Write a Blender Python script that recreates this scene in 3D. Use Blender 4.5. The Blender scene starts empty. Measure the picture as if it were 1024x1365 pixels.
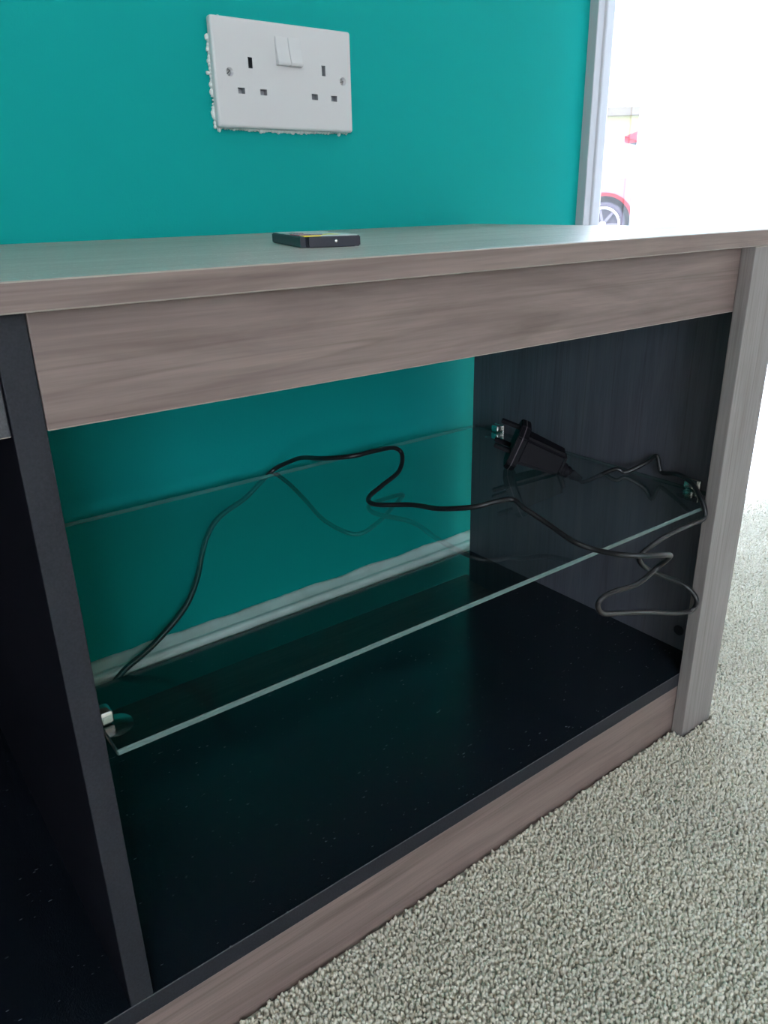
import bpy, bmesh, math, random
import numpy as np
from mathutils import Vector, Matrix, noise
random.seed(4); np.random.seed(4)
sc = bpy.context.scene
COL = sc.collection

# ------------------------------------------------------------------ camera
cam_d = bpy.data.cameras.new('camera')
cam = bpy.data.objects.new('camera', cam_d); COL.objects.link(cam)
cr = Vector((0.79697, -0.60371, -0.0192)).normalized()
cf = Vector((0.55443, 0.74379, -0.37333)).normalized()
cu = cr.cross(cf).normalized(); cr = cf.cross(cu)
M4 = Matrix((cr, cu, -cf)).transposed().to_4x4()
M4.translation = (-0.6562, -0.7226, 0.4961)
cam.matrix_world = M4
cam_d.sensor_fit = 'HORIZONTAL'; cam_d.sensor_width = 36.0
cam_d.lens = 36.0 * 1024.93 / 1024.0
cam_d.clip_start = 0.01; cam_d.clip_end = 300
sc.camera = cam

# ------------------------------------------------------------------ sky
SKY = 26.0
world = bpy.data.worlds.new('sky'); sc.world = world; world.use_nodes = True
wn = world.node_tree.nodes; wl = world.node_tree.links; wn.clear()
wo = wn.new('ShaderNodeOutputWorld'); wb = wn.new('ShaderNodeBackground')
tc = wn.new('ShaderNodeTexCoord'); sp = wn.new('ShaderNodeSeparateXYZ'); rp = wn.new('ShaderNodeValToRGB')
rp.color_ramp.elements[0].position = 0.0; rp.color_ramp.elements[0].color = (0.80, 0.885, 1.0, 1)
rp.color_ramp.elements[1].position = 1.0; rp.color_ramp.elements[1].color = (0.58, 0.75, 1.0, 1)
wl.new(tc.outputs['Generated'], sp.inputs[0]); wl.new(sp.outputs['Z'], rp.inputs[0])
wl.new(rp.outputs[0], wb.inputs[0]); wb.inputs[1].default_value = SKY; wl.new(wb.outputs[0], wo.inputs[0])

sun_d = bpy.data.lights.new('sun', 'SUN'); sun_d.energy = 8.0; sun_d.angle = 0.03; sun_d.color = (1, 0.95, 0.88)
sun = bpy.data.objects.new('sun', sun_d); COL.objects.link(sun)
sun.rotation_euler = Vector((0.60, 0.10, -0.78)).to_track_quat('-Z', 'Y').to_euler()   # over the house roof, onto the far side

def portal(name, loc, rot, sx, sy):
    d = bpy.data.lights.new(name, 'AREA'); d.shape = 'RECTANGLE'; d.size = sx; d.size_y = sy
    d.cycles.is_portal = True
    o = bpy.data.objects.new(name, d); COL.objects.link(o); o.location = loc; o.rotation_euler = rot
portal('patio_portal', (1.17, 0.14, 1.03), (-math.pi/2, 0, 0), 1.9, 2.1)
portal('window_portal', (-2.0, -3.90, 1.2), (math.pi/2, 0, 0), 1.2, 1.4)  # portal of the window added behind the camera for fill

sc.view_settings.view_transform = 'Standard'; sc.view_settings.look = 'None'
sc.view_settings.gamma = 1.0; sc.view_settings.use_curve_mapping = False
sc.view_settings.exposure = -0.30
sc.cycles.use_denoising = True
sc.cycles.max_bounces = 14; sc.cycles.diffuse_bounces = 8; sc.cycles.glossy_bounces = 6
sc.cycles.transmission_bounces = 8; sc.cycles.transparent_max_bounces = 16
sc.cycles.sample_clamp_indirect = 6.0
sc.cycles.caustics_reflective = False; sc.cycles.caustics_refractive = False

# ------------------------------------------------------------------ materials
def mat(name, col, rough=0.5, metal=0.0, spec=0.5, coat=0.0):
    m = bpy.data.materials.new(name); m.use_nodes = True
    b = m.node_tree.nodes['Principled BSDF']
    b.inputs['Base Color'].default_value = (*col, 1); b.inputs['Roughness'].default_value = rough
    b.inputs['Metallic'].default_value = metal; b.inputs['Specular IOR Level'].default_value = spec
    b.inputs['Coat Weight'].default_value = coat
    return m
def N(m, t, **kw):
    n = m.node_tree.nodes.new(t)
    for k, v in kw.items(): setattr(n, k, v)
    return n
def LK(m, a, b): m.node_tree.links.new(a, b)
def bsdf(m): return m.node_tree.nodes['Principled BSDF']
def coords(m, scale, gen='Object'):
    t = N(m, 'ShaderNodeTexCoord'); p = N(m, 'ShaderNodeMapping'); p.inputs['Scale'].default_value = scale
    LK(m, t.outputs[gen], p.inputs[0]); return p.outputs[0]
def noise_tex(m, vec, scale, detail=4, rough=0.6, dist=0.0):
    n = N(m, 'ShaderNodeTexNoise'); n.inputs['Scale'].default_value = scale; n.inputs['Detail'].default_value = detail
    n.inputs['Roughness'].default_value = rough; n.inputs['Distortion'].default_value = dist
    LK(m, vec, n.inputs['Vector']); return n.outputs['Fac']
def ramp(m, fac, stops):
    r = N(m, 'ShaderNodeValToRGB'); e = r.color_ramp.elements
    while len(e) < len(stops): e.new(0.5)
    for el, (p, c) in zip(e, stops):
        el.position = p; el.color = (*c, 1) if len(c) == 3 else c
    LK(m, fac, r.inputs[0]); return r.outputs[0]
def bump(m, fac, strength, dist):
    b = N(m, 'ShaderNodeBump'); b.inputs['Strength'].default_value = strength; b.inputs['Distance'].default_value = dist
    LK(m, fac, b.inputs['Height']); LK(m, b.outputs[0], bsdf(m).inputs['Normal'])
def mixc(m, fac, a, b, mode='MIX'):
    x = N(m, 'ShaderNodeMix', data_type='RGBA', blend_type=mode)
    if isinstance(fac, float): x.inputs[0].default_value = fac
    else: LK(m, fac, x.inputs[0])
    for s, v in ((6, a), (7, b)):
        if isinstance(v, tuple): x.inputs[s].default_value = (*v, 1)
        else: LK(m, v, x.inputs[s])
    return x.outputs[2]

def wood(name, axis, dark, mid, light, rough=0.45, spec=0.35, specks=False):
    m = mat(name, mid, rough, spec=spec)
    s = {'x': (0.9, 9, 9), 'z': (9, 9, 0.9)}[axis]
    v = coords(m, s)
    n1 = noise_tex(m, v, 5.5, 5, 0.62, 1.1)
    s2 = {'x': (3, 110, 110), 'z': (110, 110, 3)}[axis]
    n2 = noise_tex(m, coords(m, s2), 6, 3, 0.6, 0.2)
    c1 = ramp(m, n1, [(0.30, dark), (0.50, mid), (0.72, light)])
    c2 = ramp(m, n2, [(0.35, (0.72, 0.71, 0.70)), (0.6, (1, 1, 1))])
    c = mixc(m, 0.45, c1, c2, 'MULTIPLY')
    # a few long darker growth lines
    s3 = {'x': (0.35, 16, 16), 'z': (16, 16, 0.35)}[axis]
    n3 = noise_tex(m, coords(m, s3), 3.0, 2, 0.5, 0.6)
    l3 = ramp(m, n3, [(0.475, (1, 1, 1)), (0.50, (0.70, 0.66, 0.64)), (0.525, (1, 1, 1))])
    c = mixc(m, 0.55, c, l3, 'MULTIPLY')
    if specks:
        v3 = noise_tex(m, coords(m, (60, 220, 200)), 6, 1, 0.5)
        k = ramp(m, v3, [(0.70, (0, 0, 0)), (0.73, (1, 1, 1))])
        c = mixc(m, k, c, (0.75, 0.75, 0.72))
    LK(m, c, bsdf(m).inputs['Base Color'])
    bump(m, n2, 0.12, 0.0004)
    return m
WD, WM, WL_ = (0.165, 0.118, 0.104), (0.215, 0.158, 0.142), (0.270, 0.203, 0.178)
m_oak = wood('grey_oak_laminate', 'x', WD, WM, WL_)
m_oak_v = wood('grey_oak_laminate_upright', 'z', (0.225, 0.198, 0.192), (0.262, 0.232, 0.226), (0.30, 0.268, 0.262))
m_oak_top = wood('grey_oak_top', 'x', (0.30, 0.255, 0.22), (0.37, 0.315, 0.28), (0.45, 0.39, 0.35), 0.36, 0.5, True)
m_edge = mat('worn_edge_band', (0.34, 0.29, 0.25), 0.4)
m_side = wood('charcoal_woodgrain', 'z', (0.078, 0.080, 0.100), (0.096, 0.098, 0.122), (0.120, 0.118, 0.138), 0.40, 0.5)

def black_board(name, col, rough, scratches=True):
    m = mat(name, col, rough, spec=0.7)
    n = noise_tex(m, coords(m, (1, 1, 1)), 900, 2, 0.5)
    c = ramp(m, n, [(0.3, tuple(x*0.7 for x in col)), (0.7, tuple(x*1.35 for x in col))])
    if scratches:
        k = ramp(m, noise_tex(m, coords(m, (45, 420, 100)), 4, 1, 0.4), [(0.782, (0, 0, 0)), (0.80, (1, 1, 1))])
        c = mixc(m, k, c, (0.35, 0.37, 0.38))
    LK(m, c, bsdf(m).inputs['Base Color']); bump(m, n, 0.25, 0.0002)
    return m
m_black = black_board('black_melamine', (0.007, 0.010, 0.015), 0.17)
m_black3 = mat('black_recess_board', (0.005, 0.005, 0.009), 0.5, spec=0.15)
m_black2 = black_board('black_board_edge', (0.014, 0.015, 0.021), 0.6, False); bsdf(m_black2).inputs['Specular IOR Level'].default_value = 0.35
m_railblk = black_board('dark_rail', (0.045, 0.045, 0.052), 0.5, False)

m_wall = mat('teal_emulsion', (0.001, 0.305, 0.280), 0.65, spec=0.12)
_n = noise_tex(m_wall, coords(m_wall, (1, 1, 1)), 260, 3, 0.6); bump(m_wall, _n, 0.25, 0.0006)
m_cream = mat('cream_paint', (0.84, 0.75, 0.68), 0.8)
m_ceil = mat('white_ceiling_paint', (0.85, 0.84, 0.81), 0.85)
m_gloss = mat('white_gloss_paint', (0.80, 0.80, 0.79), 0.28)
_n = noise_tex(m_gloss, coords(m_gloss, (1, 1, 1)), 30, 3, 0.6)
LK(m_gloss, ramp(m_gloss, _n, [(0.3, (0.70, 0.69, 0.66)), (0.6, (0.82, 0.82, 0.80))]), bsdf(m_gloss).inputs['Base Color'])
m_casing = mat('casing_paint', (0.46, 0.45, 0.475), 0.35)
m_filler = mat('white_filler', (0.74, 0.75, 0.73), 0.85)
m_plastic = mat('white_socket_plastic', (0.62, 0.605, 0.61), 0.32)
m_socket_in = mat('socket_shutter_grey', (0.30, 0.30, 0.31), 0.5)
m_socket_dk = mat('socket_slot_dark', (0.03, 0.035, 0.04), 0.5)
m_screw = mat('nickel_screw', (0.55, 0.54, 0.52), 0.3, 1.0)
m_metal = mat('brushed_metal', (0.80, 0.79, 0.77), 0.22, 1.0)
m_rubber = mat('black_cable_rubber', (0.012, 0.012, 0.014), 0.38, spec=0.5)
m_plug = mat('black_moulded_plastic', (0.006, 0.005, 0.008), 0.6, spec=0.2)
m_rim = mat('plug_seam_plastic', (0.11, 0.085, 0.10), 0.4)
m_case = mat('dark_navy_plastic', (0.016, 0.017, 0.028), 0.42)
m_upvc = mat('white_upvc', (0.82, 0.83, 0.84), 0.3)

def glass_sheet(name, tint, ior=1.5, refl=1.0):
    m = bpy.data.materials.new(name); m.use_nodes = True; nt = m.node_tree; nt.nodes.clear()
    o = nt.nodes.new('ShaderNodeOutputMaterial'); t = nt.nodes.new('ShaderNodeBsdfTransparent'); g = nt.nodes.new('ShaderNodeBsdfGlossy')
    f = nt.nodes.new('ShaderNodeFresnel'); x = nt.nodes.new('ShaderNodeMixShader')
    t.inputs[0].default_value = (*tint, 1); g.inputs['Roughness'].default_value = 0.0; g.inputs[0].default_value = (refl, refl, refl, 1)
    f.inputs[0].default_value = ior
    ge = nt.nodes.new('ShaderNodeNewGeometry'); mm = nt.nodes.new('ShaderNodeMath'); mm.operation = 'MULTIPLY'; m2 = nt.nodes.new('ShaderNodeMath'); m2.operation = 'MULTIPLY'; m2.use_clamp = True; m2.inputs[1].default_value = 2.3   # both faces of the sheet reflect
    inv = nt.nodes.new('ShaderNodeMath'); inv.operation = 'SUBTRACT'; inv.inputs[0].default_value = 1.0
    nt.links.new(ge.outputs['Backfacing'], inv.inputs[1]); nt.links.new(inv.outputs[0], mm.inputs[0]); nt.links.new(f.outputs[0], mm.inputs[1])
    nt.links.new(mm.outputs[0], m2.inputs[0]); nt.links.new(m2.outputs[0], x.inputs[0]); nt.links.new(t.outputs[0], x.inputs[1]); nt.links.new(g.outputs[0], x.inputs[2])
    nt.links.new(x.outputs[0], o.inputs[0]); return m
m_glass = glass_sheet('clear_shelf_glass', (0.86, 0.95, 0.93))
m_pane = glass_sheet('window_glass', (0.98, 0.99, 0.99))
m_gedge = mat('ground_glass_edge', (0.13, 0.20, 0.19), 0.25)
m_gedge2 = mat('dark_glass_edge', (0.03, 0.06, 0.055), 0.25)
m_pad = glass_sheet('clear_rubber', (0.72, 0.78, 0.76), 1.3)
bsdf(m_gedge).inputs['Transmission Weight'].default_value = 0.25

m_slat = bpy.data.materials.new('white_blind_fabric'); m_slat.use_nodes = True
nt = m_slat.node_tree; nt.nodes.clear()
o_ = nt.nodes.new('ShaderNodeOutputMaterial'); a_ = nt.nodes.new('ShaderNodeBsdfDiffuse'); b_ = nt.nodes.new('ShaderNodeBsdfTranslucent'); x_ = nt.nodes.new('ShaderNodeMixShader')
a_.inputs[0].default_value = (0.92, 0.92, 0.93, 1); b_.inputs[0].default_value = (0.90, 0.93, 0.97, 1); x_.inputs[0].default_value = 0.75
nt.links.new(a_.outputs[0], x_.inputs[1]); nt.links.new(b_.outputs[0], x_.inputs[2]); nt.links.new(x_.outputs[0], o_.inputs[0])

def carpet_mat(name, k=1.0):
    m = mat(name, (0.36, 0.36, 0.31), 0.75, spec=0.35)
    a = noise_tex(m, coords(m, (1, 1, 1)), 260, 2, 0.7)
    b = noise_tex(m, coords(m, (1, 1, 1)), 9, 3, 0.6); bsdf(m).inputs['Roughness'].default_value = 0.6
    c = ramp(m, a, [(p_, tuple(k*c_ for c_ in q_)) for p_, q_ in ((0.28, (0.58, 0.53, 0.42)), (0.5, (0.87, 0.80, 0.67)), (0.72, (0.98, 0.92, 0.82)))])
    d = ramp(m, b, [(0.3, (0.86, 0.86, 0.86)), (0.7, (1.0, 1.0, 0.99))])
    LK(m, mixc(m, 1.0, c, d, 'MULTIPLY'), bsdf(m).inputs['Base Color'])
    bsdf(m).inputs['Sheen Weight'].default_value = 0.5
    return m
m_carpet = carpet_mat('speckled_carpet', 0.72); bump(m_carpet, noise_tex(m_carpet, coords(m_carpet, (1, 1, 1)), 260, 2, 0.7), 0.9, 0.004)
m_pile = carpet_mat('carpet_yarn')

# ------------------------------------------------------------------ helpers
def tag(o, label=None, cat=None, group=None, kind=None):
    if label: o['label'] = label
    if cat: o['category'] = cat
    if group: o['group'] = group
    if kind: o['kind'] = kind
    return o
def empty(name, loc, label, cat, parent=None, rotz=0):
    o = bpy.data.objects.new(name, None); COL.objects.link(o); o.location = loc; o.rotation_euler = (0, 0, rotz)
    o.empty_display_size = 0.02
    return tag(o, label, cat)
def link(name, bm, m, parent=None, smooth=False, loc=None):
    me = bpy.data.meshes.new(name); bm.normal_update(); bm.to_mesh(me); bm.free()
    for mm in (m if isinstance(m, (list, tuple)) else [m]): me.materials.append(mm)
    if smooth:
        for p in me.polygons: p.use_smooth = True
    o = bpy.data.objects.new(name, me); COL.objects.link(o)
    if parent:
        o.parent = parent
        o.matrix_parent_inverse = Matrix.Identity(4)
    if loc: o.location = loc
    return o
def add_box(bm, lo, hi, bev=0.0, seg=2, mi=0):
    lo = Vector(lo); hi = Vector(hi); c = (lo+hi)/2; s = hi-lo
    r = bmesh.ops.create_cube(bm, size=1.0, matrix=Matrix.Translation(c) @ Matrix.Diagonal((*s, 1)))
    vs = r['verts']; fs = set(f for v in vs for f in v.link_faces)
    for f in fs: f.material_index = mi
    if bev > 0:
        es = list(set(e for v in vs for e in v.link_edges))
        bmesh.ops.bevel(bm, geom=es, offset=bev, segments=seg, affect='EDGES', profile=0.5, clamp_overlap=True, material=mi)
def box(name, lo, hi, m, parent=None, bev=0.0, seg=2, origin=None):
    bm = bmesh.new()
    if origin is None: origin = (0, 0, 0)
    o = Vector(origin)
    add_box(bm, Vector(lo)-o, Vector(hi)-o, bev, seg)
    return link(name, bm, m, parent, loc=o if any(origin) else None)
def frame_of(d):
    d = d.normalized(); u = Vector((0, 0, 1)) if abs(d.z) < 0.95 else Vector((1, 0, 0))
    a = d.cross(u).normalized(); return a, a.cross(d).normalized()
def add_lathe(bm, p, axis, prof, n=24, mi=0, squash=1.0):
    """prof: list of (distance along axis, radius)"""
    p = Vector(p); axis = Vector(axis).normalized(); a, b = frame_of(axis); rings = []
    for t, r in prof:
        if r < 1e-6: rings.append([bm.verts.new(p+axis*t)])
        else: rings.append([bm.verts.new(p+axis*t+(a*math.cos(2*math.pi*k/n)+b*squash*math.sin(2*math.pi*k/n))*r) for k in range(n)])
    for A, B in zip(rings, rings[1:]):
        for k in range(n):
            k2 = (k+1) % n
            if len(A) == 1 and len(B) == 1: continue
            if len(A) == 1: f = bm.faces.new((A[0], B[k2], B[k]))
            elif len(B) == 1: f = bm.faces.new((A[k], A[k2], B[0]))
            else: f = bm.faces.new((A[k], A[k2], B[k2], B[k]))
            f.material_index = mi; f.smooth = True
def lathe(name, p, axis, prof, m, parent=None, n=24, squash=1.0):
    bm = bmesh.new(); add_lathe(bm, p, axis, prof, n, 0, squash); bmesh.ops.recalc_face_normals(bm, faces=bm.faces)
    return link(name, bm, m, parent)
def catmull(P, sub=8):
    P = [Vector(p) for p in P]; Q = [P[0]*2-P[1]]+P+[P[-1]*2-P[-2]]; out = []
    for i in range(1, len(Q)-2):
        p0, p1, p2, p3 = Q[i-1:i+3]
        for k in range(sub):
            t = k/sub
            out.append(0.5*((2*p1)+(p2-p0)*t+(2*p0-5*p1+4*p2-p3)*t*t+(3*p1-p0-3*p2+p3)*t**3))
    out.append(P[-1]); return out
def add_tube(bm, pts, r, n=10, mi=0, flat=None):
    prev = None; rings = []
    for i, p in enumerate(pts):
        d = (pts[min(i+1, len(pts)-1)]-pts[max(i-1, 0)]).normalized()
        if prev is None: a, _ = frame_of(d)
        else: a = (prev-d*prev.dot(d)).normalized()
        prev = a; b = d.cross(a)
        rr = r(i/(len(pts)-1)) if callable(r) else r
        rings.append([bm.verts.new(p+(a*math.cos(2*math.pi*k/n)+b*math.sin(2*math.pi*k/n))*rr) for k in range(n)])
    for A, B in zip(rings, rings[1:]):
        for k in range(n):
            f = bm.faces.new((A[k], A[(k+1) % n], B[(k+1) % n], B[k])); f.smooth = True; f.material_index = mi
    bm.faces.new(list(reversed(rings[0]))); bm.faces.new(rings[-1])
def struct(o): o['kind'] = 'structure'; return o
def booled(ob, cutters):
    for c in cutters:
        md = ob.modifiers.new('b', 'BOOLEAN'); md.object = c; md.operation = 'DIFFERENCE'; md.solver = 'EXACT'
        try: md.material_mode = 'TRANSFER'
        except Exception: pass
    dg = bpy.context.evaluated_depsgraph_get(); dg.update()
    me = bpy.data.meshes.new_from_object(ob.evaluated_get(dg))
    ob.modifiers.clear(); ob.data = me
    for c in cutters:
        bpy.data.objects.remove(c, do_unlink=True)

# ------------------------------------------------------------------ room shell
FZ = -0.006           # under the pile
WY, WR = -0.0195, 0.0080     # the back wall stands a hair askew to the unit
def on_wall(o): o.location = (0, WY, 0); o.rotation_euler = (0, 0, WR); return o
OX0, OX1, OZ1 = 0.2225, 2.10, 2.05
bm = bmesh.new()
add_box(bm, (-2.8, 0, FZ), (OX0, 0.12, 2.4)); add_box(bm, (OX1, 0, FZ), (2.75, 0.12, 2.4)); add_box(bm, (OX0, 0, OZ1), (OX1, 0.12, 2.4))
struct(on_wall(link('wall_back', bm, m_wall)))
struct(box('wall_left', (-2.92, -3.9, FZ), (-2.8, 0.2, 2.4), m_cream))
struct(box('wall_right', (2.7, -3.9, FZ), (2.82, 0.2, 2.4), m_cream))
bm = bmesh.new()
add_box(bm, (-2.92, -3.92, FZ), (-2.6, -3.8, 2.4)); add_box(bm, (-1.4, -3.92, FZ), (2.82, -3.8, 2.4))
add_box(bm, (-2.6, -3.92, FZ), (-1.4, -3.8, 0.5)); add_box(bm, (-2.6, -3.92, 1.9), (-1.4, -3.8, 2.4))
struct(link('wall_front', bm, m_cream))
struct(box('ceiling', (-2.92, -3.92, 2.4), (2.82, 0.2, 2.5), m_ceil))
struct(box('floor', (-2.92, -3.92, FZ-0.05), (2.82, 0.2, FZ), m_carpet))

# skirting board on the back wall, with the ragged paint line along its top
def skirting(x0, x1):
    bm = bmesh.new(); n = int((x1-x0)/0.006); prev = None
    for i in range(n+1):
        x = x0+(x1-x0)*i/n
        j = 0.0022*noise.noise(Vector((x*22, 3, 0)))+0.0013*noise.noise(Vector((x*95, 8, 0)))
        prof = [(0.0, FZ), (0.0, 0.0793+j), (-0.0010, 0.0796+j*0.9), (-0.0045, 0.0775), (-0.0105, 0.0725), (-0.0125, 0.0722), (-0.0155, 0.0728), (-0.0178, 0.0712), (-0.0188, 0.068), (-0.0178, 0.0645), (-0.0150, 0.0615), (-0.0155, 0.058), (-0.018, 0.050), (-0.018, FZ)]
        ring = [bm.verts.new((x, y, z)) for y, z in prof]
        if prev:
            for a in range(len(prof)): 
                b = (a+1) % len(prof); f = bm.faces.new((prev[a], prev[b], ring[b], ring[a])); f.smooth = a not in (0, 12, 13)
        else: bm.faces.new(ring)
        prev = ring
    bm.faces.new(list(reversed(prev))); bmesh.ops.recalc_face_normals(bm, faces=bm.faces)
    o = link('baseboard_back', bm, m_gloss); o.data.shade_flat() if False else None
    return struct(on_wall(o))
skirting(-1.6, 0.189)

# door casing: moulded architrave, three steps
bm = bmesh.new()
prof = [(0.1905, 0), (0.1905, -0.0120), (0.1912, -0.0128), (0.2018, -0.0128), (0.2032, -0.0150), (0.2050, -0.0156), (0.2195, -0.0140), (0.2225, -0.0125), (0.2235, -0.0105), (0.2235, 0.0)]
def sweep_arch(bm, prof, ztop, xr):
    rings = []
    def ring(f): rings.append([bm.verts.new(f(x, y)) for x, y in prof])
    ring(lambda x, y: (x, y, FZ))
    ring(lambda x, y: (x, y, ztop+(0.2235-x)))
    ring(lambda x, y: (xr-(x-0.2235)+0.0, y, ztop+(0.2235-x)))
    ring(lambda x, y: (xr-(x-0.2235)+0.0, y, FZ))
    for A, B in zip(rings, rings[1:]):
        for k in range(len(prof)-1): bm.faces.new((A[k], A[k+1], B[k+1], B[k]))
    bmesh.ops.recalc_face_normals(bm, faces=bm.faces)
sweep_arch(bm, prof, OZ1, OX1-0.005)
struct(on_wall(link('trim_1', bm, m_casing)))

# patio door: frame, sill and glass in the opening
bm = bmesh.new()
for lo, hi in (((OX0+0.0002, 0.05, FZ), (OX0+0.006, 0.11, OZ1)), ((OX1-0.05, 0.05, FZ), (OX1, 0.11, OZ1)), ((OX0+0.006, 0.05, OZ1-0.05), (OX1-0.05, 0.11, OZ1)), ((OX0+0.006, 0.05, FZ), (OX1-0.05, 0.11, 0.05)), ((1.14, 0.05, 0.05), (1.20, 0.11, OZ1-0.05))):
    add_box(bm, lo, hi, 0.002)
door = struct(on_wall(link('door_1', bm, m_upvc)))
for x0, x1 in ((OX0+0.0065, 1.1395), (1.2005, OX1-0.0505)):
    bm = bmesh.new(); add_box(bm, (x0, 0.078, 0.0505), (x1, 0.082, OZ1-0.0505)); link('pane', bm, m_pane, door)
# unseen window added behind the camera for fill light
bm = bmesh.new()
for lo, hi in (((-2.6, -3.9, 0.5), (-2.54, -3.83, 1.9)), ((-1.46, -3.9, 0.5), (-1.4, -3.83, 1.9)), ((-2.54, -3.9, 0.5), (-1.46, -3.83, 0.56)), ((-2.54, -3.9, 1.84), (-1.46, -3.83, 1.9)), ((-2.03, -3.9, 0.56), (-1.97, -3.83, 1.84))):
    add_box(bm, lo, hi, 0.002)
win = struct(link('window_1', bm, m_upvc))
for x0, x1 in ((-2.539, -2.031), (-1.969, -1.461)):
    bm = bmesh.new(); add_box(bm, (x0, -3.868, 0.561), (x1, -3.864, 1.839)); link('pane', bm, m_pane, win)

# ------------------------------------------------------------------ TV unit
H, T = 0.4712, 0.0122
FY, RY = -0.396, -0.3842      # post front, rail front
BY = -0.0446                  # back of carcass
LX = -1.19                    # far left end, out of frame
u = empty('tv_unit', (0, 0, FZ), 'low grey oak and black television unit with open bay on beige carpet', 'tv unit')
def up(name, lo, hi, m, bev=0.0006, label=None, parent=None):
    bm = bmesh.new(); add_box(bm, Vector(lo)-Vector((0, 0, FZ)), Vector(hi)-Vector((0, 0, FZ)), bev, 2)
    o = link(name, bm, m, parent or u)
    if label: o['label'] = label
    return o
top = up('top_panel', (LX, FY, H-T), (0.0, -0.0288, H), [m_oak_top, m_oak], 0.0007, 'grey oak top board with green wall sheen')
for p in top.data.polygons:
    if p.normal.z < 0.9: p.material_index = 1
RB = 0.4087
up('rail', (-0.5808, RY, RB), (-0.0102, RY+0.0145, H-T-0.0001), m_oak, 0.0007, 'grey oak front rail under the top')
up('rail', (LX+0.0102, RY+0.0020, RB-0.0005), (-0.5948, RY+0.0165, H-T-0.0001), m_railblk, 0.0006, 'charcoal rail of the left bay')
PB, BT = 0.0647, 0.0146
up('plinth', (LX+0.0102, RY+0.0006, FZ), (-0.0102, RY+0.016, PB-BT-0.0001), m_oak, 0.0005, 'grey oak plinth at floor level')
up('bottom_panel', (LX+0.0102, RY, PB-BT), (-0.0102, BY, PB), [m_black, m_black2], 0.0005, 'glossy black bottom board')
bp_ = [o for o in u.children if o.name.startswith('bottom_panel')][0]
up('divider', (-0.5946, RY+0.0002, PB+0.0001), (-0.5810, BY, H-T-0.0001), [m_black3, m_black2], 0.0006, 'black upright divider')
dv_ = [o for o in u.children if o.name.startswith('divider')][0]
for o in (bp_, dv_):
    for p in o.data.polygons:
        if p.normal.y < -0.9: p.material_index = 1
up('side_panel', (-0.0100, FY+0.0122, FZ), (0.0, BY, H-T-0.0001), [m_side, m_oak_v], 0.0003, 'charcoal wood grain inner side panel')
up('side_panel', (LX, FY+0.0122, FZ), (LX+0.0100, BY, H-T-0.0001), [m_side, m_oak_v], 0.0003)
for o in u.children:
    if o.name.startswith('side_panel'):
        for p in o.data.polygons:
            if p.normal.x*(1 if o.data.vertices[0].co.x > -0.5 else -1) > 0.9: p.material_index = 1
up('post', (-0.0491, FY, FZ), (0.0, FY+0.0118, H-T-0.0001), m_oak_v, 0.0007, 'pale grey oak upright at the right end')
up('post', (LX, FY, FZ), (LX+0.0491, FY+0.0118, H-T-0.0001), m_oak_v, 0.0007)
up('back_panel', (LX+0.0102, BY-0.004, PB+0.0001), (-0.5948, BY, H-T-0.0001), m_black3, 0.0, 'black hardboard back of the left bay')
def uo(bm):  # shift world coords to unit local
    bmesh.ops.translate(bm, verts=bm.verts, vec=(0, 0, -FZ))
# blanking cap over the cam fixing, inside right panel
bm = bmesh.new(); add_lathe(bm, (-0.0100, -0.3550, 0.0854), (-1, 0, 0), [(0.0, 0.0055), (0.0008, 0.0055), (0.0012, 0.0045), (0.0005, 0.0030), (0.0005, 0.0)], 20)
bmesh.ops.recalc_face_normals(bm, faces=bm.faces); uo(bm); link('fixing_cap', bm, m_black2, u)

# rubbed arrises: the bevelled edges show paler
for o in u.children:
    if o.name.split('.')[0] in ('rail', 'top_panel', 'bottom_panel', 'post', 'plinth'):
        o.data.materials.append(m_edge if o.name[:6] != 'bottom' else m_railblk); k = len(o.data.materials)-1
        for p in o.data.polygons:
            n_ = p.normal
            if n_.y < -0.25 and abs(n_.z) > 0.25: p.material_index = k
# glass shelf and its supports
GZ1, GT = 0.2396, 0.0038
GX0, GX1, GY0, GY1 = -0.5766, -0.0128, -0.3841, -0.0524
bm = bmesh.new(); add_box(bm, (GX0, GY0, GZ1-GT), (GX1, GY1, GZ1), 0.0007, 1)
gs = link('glass_shelf', bm, [m_glass, m_gedge, m_gedge2])
for p in gs.data.polygons:
    if abs(p.normal.z) < 0.9: p.material_index = 2 if abs(p.normal.x) > 0.6 else 1
tag(gs, 'clear green-tinted glass shelf across the open bay', 'shelf')
for i, (cx, cy, sx) in enumerate(((-0.5715, -0.3560, 1), (-0.0225, -0.3505, -1), (-0.5715, -0.0935, 1), (-0.0225, -0.0935, -1))):
    z = GZ1-GT
    bm = bmesh.new()
    wallx = -0.5808 if sx > 0 else -0.0101
    zt = GZ1+0.0085
    # metal housing screwed to the panel: block with a nose that grips the glass from above
    lo = (min(wallx, wallx+sx*0.0036), cy-0.0075, z-0.010); hi = (max(wallx, wallx+sx*0.0036), cy+0.0075, zt)
    add_box(bm, lo, hi, 0.0012, 3)
    lo = (min(wallx+sx*0.0030, wallx+sx*0.0115), cy-0.0055, GZ1+0.0003); hi = (max(wallx+sx*0.0030, wallx+sx*0.0115), cy+0.0055, zt)
    add_box(bm, lo, hi, 0.0022, 3)
    uo(bm); s = link('shelf_support', bm, m_metal, u, True)
    bm = bmesh.new(); add_lathe(bm, (wallx+sx*0.012, cy, z-0.0022), (0, 0, 1), [(0, 0), (0, 0.0085), (0.0006, 0.0098), (0.0020, 0.0098), (0.0020, 0)], 28)
    bmesh.ops.recalc_face_normals(bm, faces=bm.faces); uo(bm); link('suction_pad', bm, m_pad, s)

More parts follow.
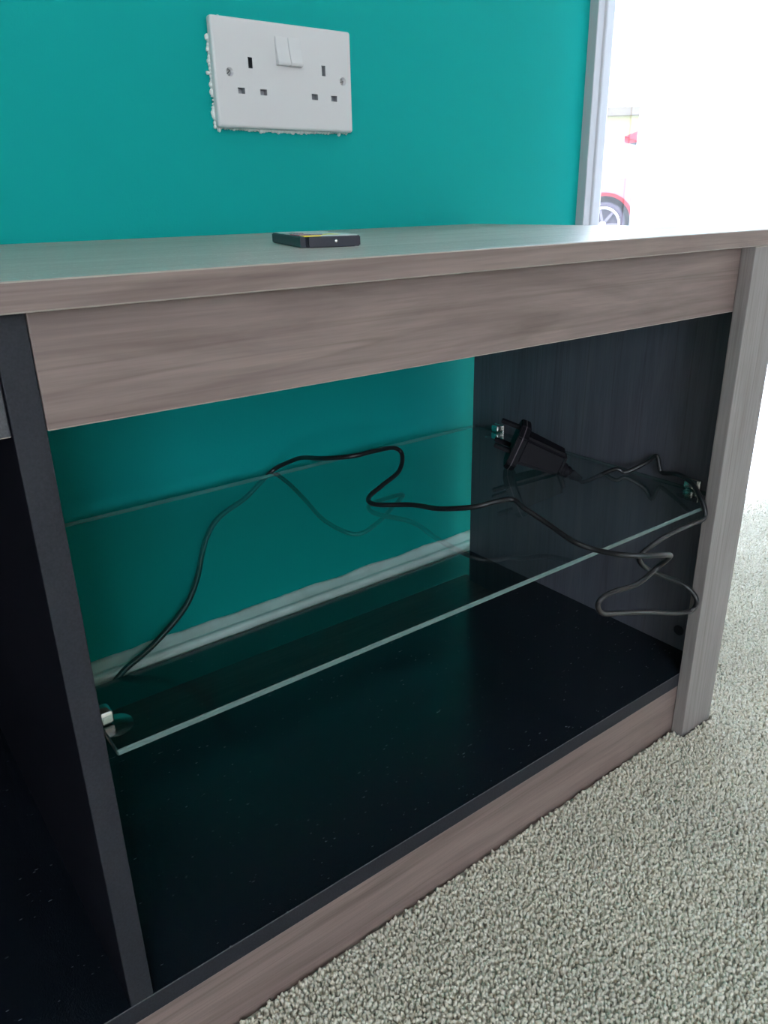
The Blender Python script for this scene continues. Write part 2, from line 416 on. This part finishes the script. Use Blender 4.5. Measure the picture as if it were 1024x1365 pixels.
# ------------------------------------------------------------------ double socket
so = empty('double_socket', (0, WY, 0), 'white double wall socket with two rocker switches on teal wall', 'socket', rotz=WR)
px0, px1, pz0, pz1, pyf = -0.3140, -0.1683, 0.5608, 0.6468, -0.0095
ctr = Vector(((px0+px1)/2, 0, (pz0+pz1)/2))
bm = bmesh.new(); add_box(bm, (px0, pyf, pz0), (px1, -0.0012, pz1), 0.0026, 4)
plate = link('face_plate', bm, [m_plastic, m_socket_in, m_socket_dk], so)
cut = []
def slot(cx, cz, w, h, mi):
    bm = bmesh.new(); add_box(bm, (cx-w/2, -0.02, cz-h/2), (cx+w/2, -0.0040, cz+h/2), 0, 1, mi)
    cut.append(link('c', bm, [m_plastic, m_socket_in, m_socket_dk], so))
slot(-0.2783, 0.6130, 0.0042, 0.0086, 2); slot(-0.2008, 0.6121, 0.0042, 0.0086, 1)
for x, z in ((-0.2890, 0.5906), (-0.2666, 0.5905), (-0.2118, 0.5897), (-0.1899, 0.5894)): slot(x, z, 0.0068, 0.0048, 1)
for x in (-0.2990, -0.1789):
    bm = bmesh.new(); add_lathe(bm, (x, -0.02, 0.6046), (0, 1, 0), [(0, 0), (0, 0.0036), (0.0155, 0.0036), (0.0155, 0)], 24); bmesh.ops.recalc_face_normals(bm, faces=bm.faces)
    for f in bm.faces: f.material_index = 0
    cut.append(link('c', bm, [m_plastic, m_socket_in, m_socket_dk], so))
booled(plate, cut)
for x, a in ((-0.2990, 0.7), (-0.1789, 0.2)):
    bm = bmesh.new(); add_lathe(bm, (x, -0.0046, 0.6046), (0, -1, 0), [(0, 0), (0, 0.0028), (0.0008, 0.0028), (0.0014, 0.0020), (0.0016, 0)], 20)
    d = Vector((math.cos(a), 0, math.sin(a)))
    bmesh.ops.recalc_face_normals(bm, faces=bm.faces); sc_ = link('screw', bm, m_screw, so)
    bm = bmesh.new(); r = bmesh.ops.create_cube(bm, size=1, matrix=Matrix.Translation((x, -0.0062, 0.6046)) @ Matrix.Rotation(-a, 4, 'Y') @ Matrix.Diagonal((0.0050, 0.0004, 0.0007, 1)))
    link('screw_slot', bm, m_socket_dk, sc_)
def rocker(x0, x1):
    z0, z1 = 0.6128, 0.6362
    bm = bmesh.new()
    P = [(pyf+0.001, z0), (pyf-0.0046, z0+0.0004), (pyf-0.0052, z0+0.0022), (pyf-0.0022, (z0+z1)/2+0.002), (pyf-0.0008, z1-0.0005), (pyf+0.001, z1)]
    A = [bm.verts.new((x0, y, z)) for y, z in P]; B = [bm.verts.new((x1, y, z)) for y, z in P]
    for k in range(len(P)): bm.faces.new((A[k], B[k], B[(k+1) % len(P)], A[(k+1) % len(P)]))
    bm.faces.new(A); bm.faces.new(list(reversed(B))); bmesh.ops.recalc_face_normals(bm, faces=bm.faces)
    bmesh.ops.bevel(bm, geom=list(bm.edges), offset=0.00035, segments=2, affect='EDGES', clamp_overlap=True)
    link('rocker_switch', bm, m_plastic, so)
rocker(-0.2519, -0.2389); rocker(-0.2385, -0.2257)
# ragged filler squeezed out from behind the plate, left side and lower edge
bm = bmesh.new()
def blob_strip(pts, th):
    for (x, z, r) in pts:
        mtx = Matrix.Translation((x, -0.0012, z)) @ Matrix.Diagonal((r, th, r*random.uniform(0.9, 1.5), 1))
        bmesh.ops.create_icosphere(bm, subdivisions=2, radius=1, matrix=mtx)
pts = []
for i in range(26):
    z = pz0+0.001+i*0.0030
    if z < 0.632: pts.append((px0+0.0004+0.0004*math.sin(i*2.1), z, random.choice([0.0011, 0.0015, 0.0021, 0.0026, 0.0013])))
for i in range(46):
    x = px0+0.003+i*0.0031
    pts.append((x, pz0+0.0004, 0.0013+0.0016*max(0, math.sin(math.pi*(i-2)/40))*random.uniform(0.6, 1.1)))
pts += [(px0-0.0022, 0.6035, 0.0016), (px0-0.0010, 0.5725, 0.0020), (px0+0.004, pz0-0.0010, 0.0018), (px1-0.012, pz0-0.0012, 0.0016), (px0+0.012, pz1, 0.0012)]
blob_strip(pts, 0.0022)
for v in bm.verts:
    v.co += Vector((noise.noise(v.co*900), 0.3*noise.noise(v.co*700), noise.noise(v.co*800+Vector((5, 0, 0)))))*0.0006
    v.co.y = min(v.co.y, 0.0)
fl = link('filler', bm, m_filler, so, True); fl['label'] = 'ragged white filler around the plate edge'

# ------------------------------------------------------------------ power adapter and lead
pa = empty('power_adapter', (-0.099, -0.204, GZ1), 'black plug-in power adapter with long thin cable lying on glass shelf', 'adapter')
PO = Vector((-0.099, -0.204, GZ1))
def pl_(name, bm, m, parent=None, smooth=False):
    bmesh.ops.translate(bm, verts=bm.verts, vec=-PO); return link(name, bm, m, parent or pa, smooth)
A = Vector((-0.099, -0.204, 0.2655)); B = Vector((-0.067, -0.2375, 0.2475))
ax = (B-A).normalized(); sd = ax.cross(Vector((0, 0, 1))).normalized(); upv = sd.cross(ax).normalized()
def obox(bm, c, s, bev, taper=1.0, mi=0):
    """box in plug axes: s = (along, side, up); taper shrinks the far end"""
    vs = []
    for i in (-1, 1):
        k = taper if i > 0 else 1.0
        for j, l in ((-1, -1), (1, -1), (1, 1), (-1, 1)):
            vs.append(bm.verts.new(c+ax*(i*s[0]/2)+sd*(j*s[1]/2*k)+upv*(l*s[2]/2*k)))
    fs = [bm.faces.new(vs[0:4]), bm.faces.new(list(reversed(vs[4:8])))]
    for k in range(4): fs.append(bm.faces.new((vs[k], vs[k+4], vs[(k+1) % 4+4], vs[(k+1) % 4])))
    bmesh.ops.recalc_face_normals(bm, faces=fs)
    if bev: bmesh.ops.bevel(bm, geom=list(set(e for f in fs for e in f.edges)), offset=bev, segments=3, affect='EDGES', clamp_overlap=True)
def hexplate(bm, c, th, w, h, ch):
    P = [(-w, -h+ch), (-w+ch, -h), (w-ch, -h), (w, -h+ch), (w, h-ch*1.2), (w-ch*1.2, h), (-w+ch*1.2, h), (-w, h-ch*1.2)]
    R0 = [bm.verts.new(c-ax*th/2+sd*a+upv*b) for a, b in P]; R1 = [bm.verts.new(c+ax*th/2+sd*a+upv*b) for a, b in P]
    bm.faces.new(R0); bm.faces.new(list(reversed(R1)))
    for k in range(8): bm.faces.new((R0[k], R1[k], R1[(k+1) % 8], R0[(k+1) % 8]))
    bmesh.ops.recalc_face_normals(bm, faces=bm.faces)
bm = bmesh.new(); hexplate(bm, A, 0.0105, 0.0225, 0.0240, 0.0085); bmesh.ops.bevel(bm, geom=list(bm.edges), offset=0.0012, segments=2, affect='EDGES', clamp_overlap=True)
pl_('plug_face', bm, m_plug)
bm = bmesh.new(); hexplate(bm, A+ax*0.0001, 0.0009, 0.0229, 0.0244, 0.0087); pl_('seam', bm, m_rim)
bm = bmesh.new(); obox(bm, A+ax*0.0265, (0.048, 0.034, 0.031), 0.004, 0.78); pl_('body', bm, m_plug)
bm = bmesh.new(); obox(bm, A+ax*0.0435-upv*0.0035-sd*0.0118, (0.0018, 0.004, 0.010), 0.0006); pl_('clip_tab', bm, m_rim)
E0 = A+ax*0.050-upv*0.006
bm = bmesh.new(); add_lathe(bm, E0, ax-Vector((0, 0, 0.15)), [(0, 0), (0, 0.0075), (0.004, 0.0072), (0.0055, 0.0058), (0.007, 0.0065), (0.010, 0.0058), (0.0115, 0.0046), (0.014, 0.0052), (0.018, 0.0042), (0.024, 0.0030), (0.024, 0)], 20)
bmesh.ops.recalc_face_normals(bm, faces=bm.faces); pl_('strain_relief', bm, m_plug)
bm = bmesh.new(); obox(bm, A-ax*0.0145+upv*0.0175, (0.020, 0.0072, 0.0038), 0.0006); pl_('earth_pin', bm, m_plug)
for s in (-1, 1):
    bm = bmesh.new(); obox(bm, A-ax*0.0135-upv*0.0060+sd*s*0.0105, (0.018, 0.0060, 0.0038), 0.0005); pl_('pin', bm, m_plug)
E1 = E0+(ax-Vector((0, 0, 0.15))).normalized()*0.022
cable = [E1, E1+(ax-Vector((0, 0, 0.15)))*0.006, (-0.0380, -0.2790, 0.2450), (-0.0300, -0.2870, 0.2425), (-0.0160, -0.3000, 0.2530), (-0.0160, -0.3085, 0.2615), (-0.0160, -0.3120, 0.2600), (-0.0160, -0.3150, 0.2510), (-0.0165, -0.3195, 0.2470), (-0.0210, -0.3380, 0.2515),
 (-0.0360, -0.3620, 0.2530), (-0.0500, -0.3800, 0.2480), (-0.0530, -0.3875, 0.2400), (-0.0545, -0.3895, 0.2330), (-0.0620, -0.3895, 0.2310), (-0.0760, -0.3895, 0.2315), (-0.1089, -0.3895, 0.2308), (-0.1328, -0.3875, 0.2244), (-0.1378, -0.3835, 0.2150), (-0.1158, -0.3790, 0.1968), (-0.0845, -0.3770, 0.1785), (-0.0600, -0.3790, 0.1650),
 (-0.0535, -0.3860, 0.1580), (-0.0522, -0.3920, 0.1505), (-0.0530, -0.3905, 0.1400), (-0.0700, -0.3880, 0.1410), (-0.1150, -0.3880, 0.1579), (-0.1624, -0.3900, 0.1749), (-0.1909, -0.3920, 0.1852), (-0.2025, -0.3940, 0.1970), (-0.2005, -0.3960, 0.2045), (-0.1876, -0.3980, 0.2070), (-0.1642, -0.4020, 0.2076), (-0.1427, -0.4050, 0.2171),
 (-0.1480, -0.4175, 0.2330), (-0.1725, -0.4257, 0.2440), (-0.1873, -0.4207, 0.2462), (-0.1991, -0.4093, 0.2462), (-0.2051, -0.3897, 0.2450), (-0.2114, -0.3726, 0.2480), (-0.2107, -0.3447, 0.2540), (-0.2156, -0.3243, 0.2620), (-0.2163, -0.3105, 0.2660), (-0.2308, -0.3050, 0.2660), (-0.2460, -0.2944, 0.2620), (-0.2563, -0.2640, 0.2540),
 (-0.2582, -0.2310, 0.2480), (-0.2769, -0.2004, 0.2440), (-0.2699, -0.1816, 0.2437), (-0.2461, -0.1709, 0.2470), (-0.2177, -0.1603, 0.2520), (-0.2019, -0.1453, 0.2620), (-0.2100, -0.1424, 0.2700), (-0.2433, -0.1564, 0.2770), (-0.2726, -0.1610, 0.2790), (-0.2859, -0.1300, 0.2720), (-0.2835, -0.0883, 0.2620), (-0.2861, -0.0650, 0.2520),
 (-0.2933, -0.0490, 0.2425), (-0.3080, -0.0478, 0.2330), (-0.3296, -0.0470, 0.2180), (-0.3601, -0.0450, 0.2032), (-0.3770, -0.0440, 0.1811), (-0.3897, -0.0425, 0.1427), (-0.4071, -0.0420, 0.1140), (-0.4432, -0.0420, 0.0858), (-0.4773, -0.0425, 0.0681), (-0.4960, -0.0425, 0.0480), (-0.5060, -0.0425, 0.0180), (-0.5150, -0.0425, 0.0035)]
cable[0] = Vector(cable[0]); cable[1] = Vector(cable[1])
bm = bmesh.new(); add_tube(bm, catmull(cable, 9), lambda t: 0.0022+0.0009*min(1.0, max(0.0, (t-0.84)/0.08)), 12); pl_('cable', bm, m_rubber)

# ------------------------------------------------------------------ small device on top
fr = Vector((0.0359, -0.0118, 0)).normalized()     # along its short front side
bk = Vector((0.0118, 0.0359, 0)).normalized()
gd = empty('media_player', (-0.3981, -0.2987, H), 'small dark slab-shaped gadget with colourful printed face lying on the unit top', 'gadget')
gd.rotation_euler = (0, 0, math.atan2(fr.y, fr.x))
W_, L_, Hh = 0.0385, 0.0960, 0.0064
bm = bmesh.new(); add_box(bm, (0, 0, 0), (W_, L_, Hh), 0)
es = [e for e in bm.edges if abs(e.verts[0].co.z-e.verts[1].co.z) > 0.001]
bmesh.ops.bevel(bm, geom=es, offset=0.0045, segments=5, affect='EDGES')
es = [e for e in bm.edges if abs(e.verts[0].co.z-e.verts[1].co.z) < 1e-5]
bmesh.ops.bevel(bm, geom=es, offset=0.0006, segments=2, affect='EDGES', clamp_overlap=True)
link('case', bm, m_case, gd)
# printed face, procedural patches of colour
m_print = mat('printed_face', (0.6, 0.62, 0.58), 0.25)
v = N(m_print, 'ShaderNodeTexVoronoi'); v.inputs['Scale'].default_value = 55; LK(m_print, coords(m_print, (1, 0.8, 1)), v.inputs['Vector'])
sx_ = N(m_print, 'ShaderNodeSeparateColor'); LK(m_print, v.outputs['Color'], sx_.inputs[0])
rr = ramp(m_print, sx_.outputs[0], [(0.0, (0.62, 0.66, 0.62)), (0.30, (0.55, 0.08, 0.12)), (0.42, (0.60, 0.64, 0.60)), (0.60, (0.85, 0.62, 0.05)), (0.70, (0.10, 0.22, 0.25)), (0.80, (0.62, 0.66, 0.62))])
m_print.node_tree.nodes[-1].name = 'r'
for n in m_print.node_tree.nodes:
    if n.type == 'VALTORGB': n.color_ramp.interpolation = 'CONSTANT'
LK(m_print, rr, bsdf(m_print).inputs['Base Color'])
bm = bmesh.new(); add_box(bm, (0.0022, 0.0030, Hh-0.0001), (W_-0.0022, L_-0.003, Hh+0.0004), 0.0001, 1)
link('printed_face', bm, m_print, gd)
bm = bmesh.new(); add_lathe(bm, (W_*0.56, 0.0002, Hh*0.55), (0, -1, 0), [(0, 0), (0, 0.0011), (0.0004, 0.0011), (0.0007, 0.0007), (0.0008, 0)], 16)
bmesh.ops.recalc_face_normals(bm, faces=bm.faces); link('stud', bm, m_metal, gd)

# ------------------------------------------------------------------ vertical blind
vb = empty('vertical_blind', (0, WY, 0), 'white fabric vertical blind glowing across the patio door', 'blind', rotz=WR)
box('headrail', (0.17, -0.105, 2.13), (OX1+0.03, -0.0005, 2.17), m_upvc, vb, 0.002)
def slat(w, h):
    bm = bmesh.new(); n = 6; F = []; Bk = []
    for i in range(n+1):
        x = -w/2+w*i/n; y = -0.0035*math.cos(math.pi*x/w)
        F.append((bm.verts.new((x, y, 0)), bm.verts.new((x, y, h)))); Bk.append((bm.verts.new((x, y+0.0006, 0)), bm.verts.new((x, y+0.0006, h))))
    for i in range(n):
        bm.faces.new((F[i][0], F[i+1][0], F[i+1][1], F[i][1]))
    for v in [a for p in Bk for a in p]: bm.verts.remove(v)
    return bm
SW = 0.089
first = None; x = 0.2010+SW/2; i = 0
while x+SW/2 < OX1:
    if first is None:
        first = link('slat', slat(SW, 2.115), m_slat, vb, True); s = first
    else:
        s = first.copy(); COL.objects.link(s); s.parent = vb
    s.location = (x, -0.080, 0.015); s.rotation_euler = (0, 0, -0.10)
    x += 0.081; i += 1

# ------------------------------------------------------------------ outside
m_paving = mat('pale_concrete', (0.50, 0.48, 0.45), 0.85)
_n = noise_tex(m_paving, coords(m_paving, (1, 1, 1)), 3, 5, 0.6); LK(m_paving, ramp(m_paving, _n, [(0.3, (0.42, 0.40, 0.37)), (0.7, (0.55, 0.53, 0.50))]), bsdf(m_paving).inputs['Base Color'])
GZ = -0.17
struct(box('driveway', (-30, 0.2, GZ-0.1), (60, 60, GZ), m_paving))
# red hatchback
m_red = mat('red_car_paint', (0.42, 0.030, 0.040), 0.25, coat=1.0)
m_red2 = mat('red_plastic_trim', (0.085, 0.0015, 0.006), 0.7, spec=0.1)  # car red darkened: weaker light on the arches put into the colour
m_red3 = mat('red_spoiler_paint', (0.10, 0.012, 0.020), 0.6, spec=0.1)  # same car red, with the spoiler's shade painted into it
m_tyre = mat('tyre_rubber', (0.028, 0.022, 0.032), 0.8, spec=0.1)
m_alloy = mat('alloy_wheel', (0.62, 0.60, 0.64), 0.3, 0.9)
m_carglass = mat('car_glass', (0.03, 0.035, 0.04), 0.05, coat=1.0)
m_spoke = mat('dark_alloy_spoke', (0.05, 0.04, 0.055), 0.6, spec=0.2)
m_lampred = mat('tail_lamp', (0.5, 0.01, 0.01), 0.15, coat=1.0)
cs = Vector((0.61, -0.79, 0)).normalized()
car = empty('car', (8.93, 6.76, GZ), 'red hatchback car parked outside beyond the patio door', 'car')
car.rotation_euler = (0, 0, math.atan2(cs.y, cs.x))
# local: x forward (to the right in view), y into the distance, z up; near side plane y=0
BWD = 1.66
prof = [(-0.690, 0.28), (-0.685, 0.50), (-0.650, 0.80), (-0.55, 0.93), (0.13, 1.40), (0.20, 1.455), (0.75, 1.50), (1.35, 1.47), (2.20, 1.00), (2.95, 0.86), (3.20, 0.66), (3.235, 0.40), (3.240, 0.24)]
def arch(cx, r=0.385, n=12):
    return [(cx+r*math.cos(a), 0.31+r*math.sin(a)) for a in [math.pi*k/n for k in range(n+1)]]
low = [(-0.690, 0.28), (-0.60, 0.20), (-0.386, 0.20)]+arch(0.0)[::-1]+[(0.386, 0.20), (2.45-0.386, 0.20)]+arch(2.45)[::-1]+[(2.45+0.386, 0.20), (3.15, 0.20), (3.240, 0.24)]
def insety(z): return 0.0 if z < 0.92 else (z-0.92)/0.58*0.20
xs_ = sorted(set(round(p[0], 4) for p in prof+low))
up_z = np.interp(xs_, [p[0] for p in prof], [p[1] for p in prof]); lo_z = np.interp(xs_, [p[0] for p in low], [p[1] for p in low])
bm = bmesh.new(); cols = []
for x, zt, zl in zip(xs_, up_z, lo_z):
    row = []
    zm = min(zt, 0.92)
    for z in (zl, zm, max(zt, zm+0.0005)): row.append((bm.verts.new((x, insety(z), z)), bm.verts.new((x, BWD-insety(z), z))))
    cols.append(row)
for A_, B_ in zip(cols, cols[1:]):
    for j in (0, 1):
        bm.faces.new((A_[j][0], B_[j][0], B_[j+1][0], A_[j+1][0])); bm.faces.new((A_[j][1], A_[j+1][1], B_[j+1][1], B_[j][1]))
    bm.faces.new((A_[2][0], B_[2][0], B_[2][1], A_[2][1])); bm.faces.new((A_[0][0], A_[0][1], B_[0][1], B_[0][0])).material_index = 1
for E_ in (cols[0], cols[-1]):
    for j in (0, 1): bm.faces.new((E_[j][0], E_[j+1][0], E_[j+1][1], E_[j][1]))
bmesh.ops.recalc_face_normals(bm, faces=bm.faces)
link('body', bm, [m_red, m_tyre], car)
def side_panel(name, pts, m, off=0.006, th=0.012):
    for side in (0, 1):
        bm = bmesh.new()
        f = []
        for d in (off, -th):
            f.append([bm.verts.new((x, (insety(z)-d) if side == 0 else BWD-insety(z)+d, z)) for x, z in pts])
        bm.faces.new(f[0]); bm.faces.new(list(reversed(f[1])))
        for k in range(len(pts)): bm.faces.new((f[0][k], f[0][(k+1) % len(pts)], f[1][(k+1) % len(pts)], f[1][k]))
        bmesh.ops.recalc_face_normals(bm, faces=bm.faces); link(name, bm, m, car)
side_panel('side_window', [(-0.10, 0.96), (0.25, 1.36), (0.62, 1.41), (0.66, 0.96)], m_carglass)
side_panel('side_window', [(0.72, 0.96), (0.70, 1.41), (1.28, 1.40), (1.98, 0.99)], m_carglass)
def arch_trim(cx):
    for side in (0, 1):
        bm = bmesh.new(); P = []
        for k in range(17):
            a = math.pi*k/16; P.append([(cx+r*math.cos(a), 0.31+r*math.sin(a)) for r in (0.383, 0.43)])
        Y = (-0.012, 0.02) if side == 0 else (BWD+0.012, BWD-0.02)
        V = [[[bm.verts.new((x, y, z)) for y in Y] for x, z in p] for p in P]
        for q, w in zip(V, V[1:]):
            bm.faces.new((q[0][0], w[0][0], w[1][0], q[1][0])); bm.faces.new((q[1][0], w[1][0], w[1][1], q[1][1])); bm.faces.new((q[0][0], q[0][1], w[0][1], w[0][0]))
        bmesh.ops.recalc_face_normals(bm, faces=bm.faces); link('wheel_arch', bm, m_red2, car)
arch_trim(0.0); arch_trim(2.45)
bm = bmesh.new(); P = [(0.20, 1.45), (0.38, 1.515), (0.62, 1.53), (0.62, 1.41), (0.46, 1.36)]
R0 = [bm.verts.new((x, 0.07, z)) for x, z in P]; R1 = [bm.verts.new((x, BWD-0.07, z)) for x, z in P]
bm.faces.new(R0); bm.faces.new(list(reversed(R1)))
for k in range(5): bm.faces.new((R0[k], R1[k], R1[(k+1) % 5], R0[(k+1) % 5]))
bmesh.ops.recalc_face_normals(bm, faces=bm.faces); link('spoiler', bm, m_red3, car)
for cx in (0.0, 2.45):
    for yy, s in ((0.03, -1), (BWD-0.03, 1)):
        lathe('wheel_liner', (cx, yy-s*0.20, 0.31), (0, s, 0), [(0, 0), (0, 0.383), (-0.02, 0.383), (-0.02, 0)], m_tyre, car, 32)
        w = lathe('wheel', (cx, yy-s*0.16, 0.31), (0, s, 0), [(0, 0), (0, 0.30), (0.02, 0.312), (0.13, 0.312), (0.155, 0.295), (0.16, 0.245), (0.13, 0.225), (0.10, 0.21), (0.09, 0)], m_tyre, car, 40)
        lathe('rim_ring', (cx, yy-s*0.16, 0.31), (0, s, 0), [(0.125, 0.205), (0.166, 0.215), (0.168, 0.238), (0.150, 0.242), (0.125, 0.240)], m_alloy, w, 40)
        for k in range(7):
            a = 2*math.pi*k/7
            bm = bmesh.new(); bmesh.ops.create_cube(bm, size=1, matrix=Matrix.Translation((cx, yy-s*0.03, 0.31)) @ Matrix.Rotation(a, 4, 'Y') @ Matrix.Translation((0.12, 0, 0)) @ Matrix.Diagonal((0.19, 0.02, 0.034, 1)))
            link('spoke', bm, m_spoke, w)
        lathe('hub_cap', (cx, yy-s*0.06, 0.31), (0, s, 0), [(0, 0.05), (0.04, 0.045), (0.045, 0)], m_alloy, w, 20)
def quad_panel(name, pts, m, push):
    bm = bmesh.new(); vs = [bm.verts.new(p) for p in pts]; f = bm.faces.new(vs); bm.normal_update(); n = f.normal.copy()
    if n.dot(Vector(push)) < 0: n = -n
    r = bmesh.ops.extrude_face_region(bm, geom=[f]); 
    for v_ in r['geom']:
        if isinstance(v_, bmesh.types.BMVert): v_.co += n*0.008
    bmesh.ops.translate(bm, verts=vs, vec=-n*0.01)
    bmesh.ops.recalc_face_normals(bm, faces=bm.faces); link(name, bm, m, car)
quad_panel('rear_window', [(-0.49, 0.14, 0.985), (-0.49, BWD-0.14, 0.985), (0.08, BWD-0.22, 1.375), (0.08, 0.22, 1.375)], m_carglass, (-1, 0, 1))
quad_panel('windscreen', [(1.42, 0.24, 1.435), (1.42, BWD-0.24, 1.435), (2.14, BWD-0.10, 1.035), (2.14, 0.10, 1.035)], m_carglass, (1, 0, 1))
quad_panel('tail_lamp', [(-0.655, 0.02, 0.70), (-0.655, 0.20, 0.70), (-0.60, 0.20, 0.86), (-0.60, 0.02, 0.86)], m_lampred, (-1, 0, 0))
quad_panel('tail_lamp', [(-0.655, BWD-0.20, 0.70), (-0.655, BWD-0.02, 0.70), (-0.60, BWD-0.02, 0.86), (-0.60, BWD-0.20, 0.86)], m_lampred, (-1, 0, 0))
# cream building beyond the car
m_render = mat('cream_render', (0.105, 0.098, 0.052), 0.85, spec=0.1)
m_fascia = mat('brown_fascia', (0.060, 0.050, 0.042), 0.8, spec=0.1)
m_roof = mat('grey_roof_felt', (0.2, 0.2, 0.2), 0.9)
gb = empty('garage', (19.9, 14.8, GZ), 'cream rendered flat-roofed garage with brown fascia behind the car', 'building')
gb.rotation_euler = (0, 0, math.atan2(cs.y, cs.x)+0.1)
box('wall', (-3.2, 0, 0), (0.9, 5.0, 2.85), m_render, gb)
box('fascia', (-3.35, -0.12, 2.85), (1.0, 5.1, 3.07), m_fascia, gb, 0.01)
box('roof', (-3.32, -0.09, 3.07), (0.97, 5.07, 3.13), m_roof, gb)
gdr = box('garage_door', (-2.9, -0.05, 0.0), (-0.5, 0.0, 2.1), m_upvc, gb, 0.01)

# ------------------------------------------------------------------ carpet pile
def pile():
    dx = 0.0025
    xs = np.arange(-0.80, 1.25, dx); ys = np.arange(-0.80, -0.05, dx)
    X, Y = np.meshgrid(xs, ys); X = X.ravel(); Y = Y.ravel(); n = len(X)
    X = X+np.random.uniform(-.5, .5, n)*dx; Y = Y+np.random.uniform(-.5, .5, n)*dx
    # keep only what the view can reach, and clear of the unit's plinth
    keep = ~((X < 0.0025) & (Y > RY-0.0022)) & (X > -0.62) & (Y < -0.05)
    keep &= ~((X < 0.0025) & (X > -0.0515) & (Y > FY-0.0022))
    # strip between post and plinth front stays
    X, Y = X[keep], Y[keep]; n = len(X)
    ang = np.random.uniform(0, 2*np.pi, n); w = np.random.uniform(0.0014, 0.0022, n); h = np.random.uniform(0.0050, 0.0072, n)
    lean = np.random.uniform(0, 0.0024, n); la = np.random.uniform(0, 2*np.pi, n)
    co = np.zeros((n, 7, 3))
    for k in range(3):
        a = ang+k*2.0944
        co[:, k, 0] = X+w*np.cos(a); co[:, k, 1] = Y+w*np.sin(a); co[:, k, 2] = FZ
        co[:, k+3, 0] = X+lean*.5*np.cos(la)+w*1.05*np.cos(a+.4); co[:, k+3, 1] = Y+lean*.5*np.sin(la)+w*1.05*np.sin(a+.4); co[:, k+3, 2] = FZ+h*0.62
    co[:, 6, 0] = X+lean*np.cos(la); co[:, 6, 1] = Y+lean*np.sin(la); co[:, 6, 2] = FZ+h
    tri = np.array([[0, 1, 4], [0, 4, 3], [1, 2, 5], [1, 5, 4], [2, 0, 3], [2, 3, 5], [3, 4, 6], [4, 5, 6], [5, 3, 6]])
    F = (np.arange(n)[:, None, None]*7+tri[None]).reshape(-1, 3)
    me = bpy.data.meshes.new('carpet_pile'); me.vertices.add(n*7); me.vertices.foreach_set('co', co.reshape(-1))
    me.loops.add(len(F)*3); me.loops.foreach_set('vertex_index', F.reshape(-1).astype(np.int32))
    me.polygons.add(len(F)); me.polygons.foreach_set('loop_start', np.arange(len(F), dtype=np.int32)*3)
    me.polygons.foreach_set('loop_total', np.full(len(F), 3, dtype=np.int32))
    me.polygons.foreach_set('use_smooth', np.ones(len(F), dtype=bool))
    me.update(calc_edges=True); me.validate(); me.materials.append(m_pile)
    o = bpy.data.objects.new('carpet_pile', me); COL.objects.link(o)
    tag(o, 'grey-beige speckled short carpet pile in front of the unit', 'carpet', kind='stuff')
pile()
